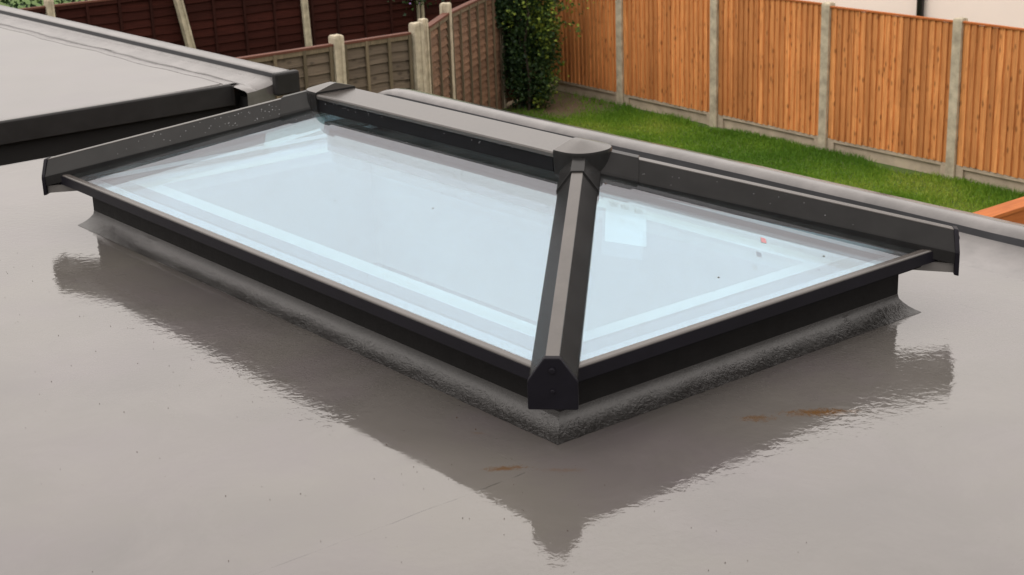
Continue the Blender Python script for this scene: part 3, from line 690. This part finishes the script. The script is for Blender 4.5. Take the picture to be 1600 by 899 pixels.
def lap_panel(parent, a, b, z0a, z1a, z1b, mt, mtb, mcap, nbat, faces, course=.105, capmat=True):
    "overlapping horizontal boards between a and b (2D), facing side given by vector faces"
    a = Vector((*a, 0)); b = Vector((*b, 0)); u = (b-a).normalized(); n_ = Vector((*faces, 0)).normalized(); ln = (b-a).length
    mb = MB(); z = z0a; K = int((z1a-z0a)/course); SEG = 8
    dz = (z1b-z1a)
    for k in range(K):
        zb = z0a+k*course; tone = random.random(); ph = random.uniform(0, 6.28)
        th = []
        for s_ in range(SEG+1):
            t = s_/SEG; wav = .006*math.sin(ph+t*7)+random.uniform(-.004, .004); o_ = a+u*(ln*t); d_ = dz*t
            th.append([o_+n_*.004+Vector((0, 0, zb+d_+wav)), o_+n_*.034+Vector((0, 0, zb+d_+wav)), o_+n_*.010+Vector((0, 0, zb+course+.018+d_)), o_+n_*.002+Vector((0, 0, zb+course+.018+d_))])
        v, f = loft(th); mb.add(v, f, tone)
    pn = mb.build('panel', mt, parent, tone=True)
    for k in range(nbat+1):
        t = k/nbat; t = min(max(t, .02), .98); o_ = a+u*(ln*t)-u*.018; d_ = dz*t
        mb = MB(); mb.obox(o_+n_*.0345+Vector((0, 0, z0a+d_*.2)), u*.036, n_*.022, (0, 0, z1a-z0a+d_*.8-.01), random.random()); mb.build('batten', mtb, pn, tone=True)
    v, f = loft([[o_+n_*s+Vector((0, 0, zz)) for s, zz in ((-.025, zt-.012), (.055, zt-.012), (.055, zt+.012), (-.025, zt+.012))] for o_, zt in ((a+u*.0, z1a+.0), (b, z1b+.0))])
    mb = MB(); mb.add(v, f); mb.build('capping', mcap, pn, tone=True)
    v, f = loft([[o_+n_*s+Vector((0, 0, zz)) for s, zz in ((.0245, zt-.06), (.048, zt-.06), (.048, zt-.0125), (.0245, zt-.0125))] for o_, zt in ((a+u*.0, z1a+.0), (b, z1b+.0))])
    mb = MB(); mb.add(v, f); mb.build('top_rail', mtb, pn, tone=True)
# olive lap fence (runs across behind the lantern)
lf = empty('lap_fence', 'weathered grey brown lap panel fence with concrete posts behind the lantern', 'fence', (-11.5, 5, GZ))
FX = -11.5
ypos = [-.95, .95, 2.85, 4.75, 6.66]
for i in range(len(ypos)):
    y0_ = ypos[i]; y1_ = ypos[i+1] if i+1 < len(ypos) else 7.66
    lap_panel(lf, (FX, y0_+.07), (FX, y1_-.06), GZ+.05, -1.10, -1.10, M_LAPX, M_BATTEN, M_CAPR, 5 if i < 4 else 3, (1, 0))
    post(lf, FX+.02, y0_, GZ, -1.0, M_CONC, .12)
post(lf, FX+.04, 7.68, GZ, -.99, M_CONC, .12)
# lap fence running to the corner
A = Vector((-11.58, 7.86)); B = Vector((-14.5, 11.2)); u2 = (B-A).normalized(); ang = math.atan2(u2.y, u2.x); nrm = (u2.y, -u2.x)
bf = empty('corner_lap_fence', 'reddish brown lap panel fence receding towards the ivy in the corner', 'fence', (-12.5, 9, GZ))
LN = (B-A).length; m1 = A+u2*1.16
post(bf, A.x, A.y, GZ, -.98, M_CONC, .085, 0)
post(bf, m1.x, m1.y, GZ, -.97, M_CONC, .12, ang)
post(bf, B.x, B.y, GZ, -1.42, M_CONC, .12, ang)
a1 = A+u2*.07; b1 = m1-u2*.06; a2 = m1+u2*.06; b2 = B-u2*.06; b3 = Vector((-15.1, 12.35))
lap_panel(bf, a1, b1, GZ+.05, -1.09, -1.09, M_LAPB, M_BATTEN, M_CAPR, 2, nrm, .095)
lap_panel(bf, a2, b2, GZ+.05, -1.10, -1.24, M_LAPB, M_BATTEN, M_CAPR, 6, nrm, .095)
lap_panel(bf, B+u2*.06, b3, GZ+.05, -1.24, -1.24, M_LAPB, M_BATTEN, M_CAPR, 3, nrm, .095)
# dark red fence further away
rf = empty('dark_red_fence', 'dark red brown lap panel fence beyond the weathered fence', 'fence', (-17.2, 7, GZ))
RX = -17.15; yp = [2.0, 3.93, 5.86, 7.74, 9.71, 11.71, 13.6, 15.5]
for i, y in enumerate(yp):
    if i == 3: post(rf, RX+.13, y+.22, GZ, -1.0, M_CONC, .1, lean=(0, -.34))
    else: post(rf, RX+.05, y, GZ, -1.0, M_CONC, .1, lean=(0, -.06) if i == 4 else (0, 0))
    if i < len(yp)-1: lap_panel(rf, (RX, y+(.06 if i != 3 else 0)), (RX, yp[i+1]-(.05 if i != 2 else 0)), GZ+.05, -1.10, -1.10, M_RED, M_REDB, M_CAPR, 4, (1, 0), .12)

# ------------------------------------------------------------------ ivy, hedge
def leaves(name, pts, size, mt, parent=None, tones=None):
    pts = np.array(pts); k = len(pts)
    nr = rng.normal(0, 1, (k, 3)); nr[:, 2] = np.abs(nr[:, 2])*.8+.2; nr /= np.linalg.norm(nr, axis=1)[:, None]
    t = np.cross(nr, rng.normal(0, 1, (k, 3))); t /= np.linalg.norm(t, axis=1)[:, None]; b = np.cross(nr, t)
    s = rng.uniform(.5, 1.5, k)[:, None]*size
    # five-point leaf: base, side, tip, side + folded rib
    V = np.stack([pts-t*s*.6, pts+b*s*.55-t*s*.1+nr*s*.12, pts+b*s*.22+t*s*.2, pts+t*s*.75, pts-b*s*.22+t*s*.2, pts-b*s*.55-t*s*.1+nr*s*.12], 1)
    v = V.reshape(-1, 3); f = []
    for i in range(k):
        q = 6*i; f.append((q, q+1, q+2, q+3)); f.append((q, q+3, q+4, q+5))
    o = mesh_obj(name, v.tolist(), f, mt)
    at = o.data.attributes.new('tone', 'FLOAT', 'FACE'); at.data.foreach_set('value', np.repeat(np.clip(tones, 0, 1), 2).astype(np.float32))
    if parent: setp(o, parent)
    return o
def tube(pts, radii, K=7):
    lo = []
    for i, p in enumerate(pts):
        p = Vector(p); d_ = Vector(pts[min(i+1, len(pts)-1)])-Vector(pts[max(i-1, 0)]); d_.normalize(); a = d_.orthogonal().normalized(); b = d_.cross(a)
        lo.append([p+(a*math.cos(2*math.pi*q/K)+b*math.sin(2*math.pi*q/K))*radii[i] for q in range(K)])
    return loft(lo)
iv = empty('ivy', 'dark green ivy with yellow green leaves hanging in the fence corner', 'climbing plant', (-14.4, 11.7, GZ))
Cx, Cy = -14.27, 11.50; rgt = np.array([.62, .79])      # axis across the plant as it hangs along the corner
clumps = []
for k in range(300):
    hfr = rng.random()**.85; z = GZ+.1+3.0*hfr
    left = -.40+.34*max(0, .45-hfr)*1.6; right = .22+.34*min(1, hfr*1.5)+.08*math.sin(hfr*11)
    s = rng.uniform(left, right); dpt = rng.uniform(-.30, .25)
    clumps.append((Cx+rgt[0]*s-rgt[1]*dpt, Cy+rgt[1]*s+rgt[0]*dpt, z, (s-left)/(right-left), rng.uniform(.08, .19)))
P_ = []; T_ = []
for (cx, cy, cz, sn, r_) in clumps:
    k = int(rng.uniform(60, 140)*(r_/.14)**2); d_ = rng.normal(0, 1, (k, 3)); d_ /= np.linalg.norm(d_, axis=1)[:, None]; d_ *= (rng.random(k)**.45*r_*np.where(rng.random(k) < .1, 1.5, 1))[:, None]; d_[:, 2] *= 1.6
    P_.append(d_+np.array([cx, cy, cz])); yellowish = rng.random() < (.12+.4*max(0, sn-.45)); T_.append(np.clip(rng.normal(.62 if yellowish else .10+.12*sn, .2 if yellowish else .1, k), 0, 1))  # yellow-green clumps, likelier towards the right side
for k in range(9):     # straggling shoots over the orange fence side
    z = GZ+rng.uniform(1.0, 2.2); n_ = 26; t = np.linspace(0, 1, n_); ln_ = rng.uniform(.35, .85)
    sx = Cx+rgt[0]*(.25+t*ln_); sy = Cy+rgt[1]*(.25+t*ln_*.6); szz = z+.12*np.sin(t*3)-.25*t**2*rng.uniform(-.4, 1)
    P_.append(np.stack([sx, sy, szz], 1)+rng.normal(0, .03, (n_, 3))); T_.append(rng.uniform(.3, 1, n_))
leaves('foliage', np.concatenate(P_), .036, M_IVY, iv, np.concatenate(T_))
mb = MB()
for k in range(6):
    x = Cx+random.uniform(-.2, .2); y = Cy+random.uniform(-.15, .2); ps = [(x, y, GZ)]
    for q in range(6): ps.append((x+random.uniform(-.12, .12), y+random.uniform(-.12, .12), GZ+.45*(q+1)))
    v, f = tube(ps, [.022-.0025*q for q in range(7)]); mb.add(v, f)
mb.build('stem', M_STEM, iv)
hd = empty('hedge', 'dark leafy shrub top showing over the dark red fence at upper left', 'shrub', (-18.3, 5.4, GZ))
K = 9000; p = rng.uniform(-1, 1, (K, 3)); p = p[np.linalg.norm(p, axis=1) < 1.05]
p = p*np.array([.7, 2.1, 1.35])+np.array([-18.4, 5.4, GZ+1.45]); p[:, 2] += .12*np.sin(p[:, 1]*6)
leaves('foliage', p, .05, M_HEDGE, hd, rng.normal(.35, .25, len(p)))
v, f = tube([(-18.4, 5.4, GZ), (-18.35, 5.3, GZ+.8), (-18.4, 5.4, GZ+1.6)], [.06, .05, .02]); mb = MB(); mb.add(v, f); mb.build('trunk', M_STEM, hd)
cb = empty('flowering_climber', 'small purple flowered climber tip over the dark red fence', 'climbing plant', (-16.9, 11.55, GZ))
p = rng.normal(0, 1, (420, 3))*np.array([.12, .22, .1])+np.array([-16.9, 11.6, -1.52])
leaves('foliage', p, .035, M_HEDGE, cb, rng.normal(.4, .25, len(p)))
M_PURP = plain('purple_petal', (.22, .12, .32), .6)
p = rng.normal(0, 1, (70, 3))*np.array([.1, .2, .07])+np.array([-16.85, 11.6, -1.5]); leaves('flower', p, .025, M_PURP, cb, np.ones(len(p)))
v, f = tube([(-16.9, 11.55, GZ), (-16.92, 11.6, -2.1), (-16.9, 11.58, -1.5)], [.02, .014, .008]); mb = MB(); mb.add(v, f); mb.build('stem', M_STEM, cb)

# ------------------------------------------------------------------ house beyond the fence
hs_ = empty('rendered_house', 'cream rendered house wall with a black downpipe beyond the orange fence', 'house', (-8, 15.2, GZ))
mb = MB(); mb.box(-12.9, 4, 15, 21, GZ, 2.2); mb.build('wall', M_RENDER, hs_)
mb = MB(); mb.add([(-13.2, 14.6, 2.2), (4.3, 14.6, 2.2), (4.3, 21.4, 2.2), (-13.2, 21.4, 2.2), (-10, 18, 4.2), (1.2, 18, 4.2)], [(0, 1, 5, 4), (1, 2, 5), (2, 3, 4, 5), (3, 0, 4), (3, 2, 1, 0)])
mb.build('roof', plain('slate', (.09, .085, .09), .6), hs_)
v, f = tube([(-10.25, 14.93, GZ), (-10.25, 14.93, 0), (-10.25, 14.93, 2.1)], [.05, .05, .05], 12); mb = MB(); mb.add(v, f); mb.build('downpipe', M_PIPE, hs_, smooth=True)
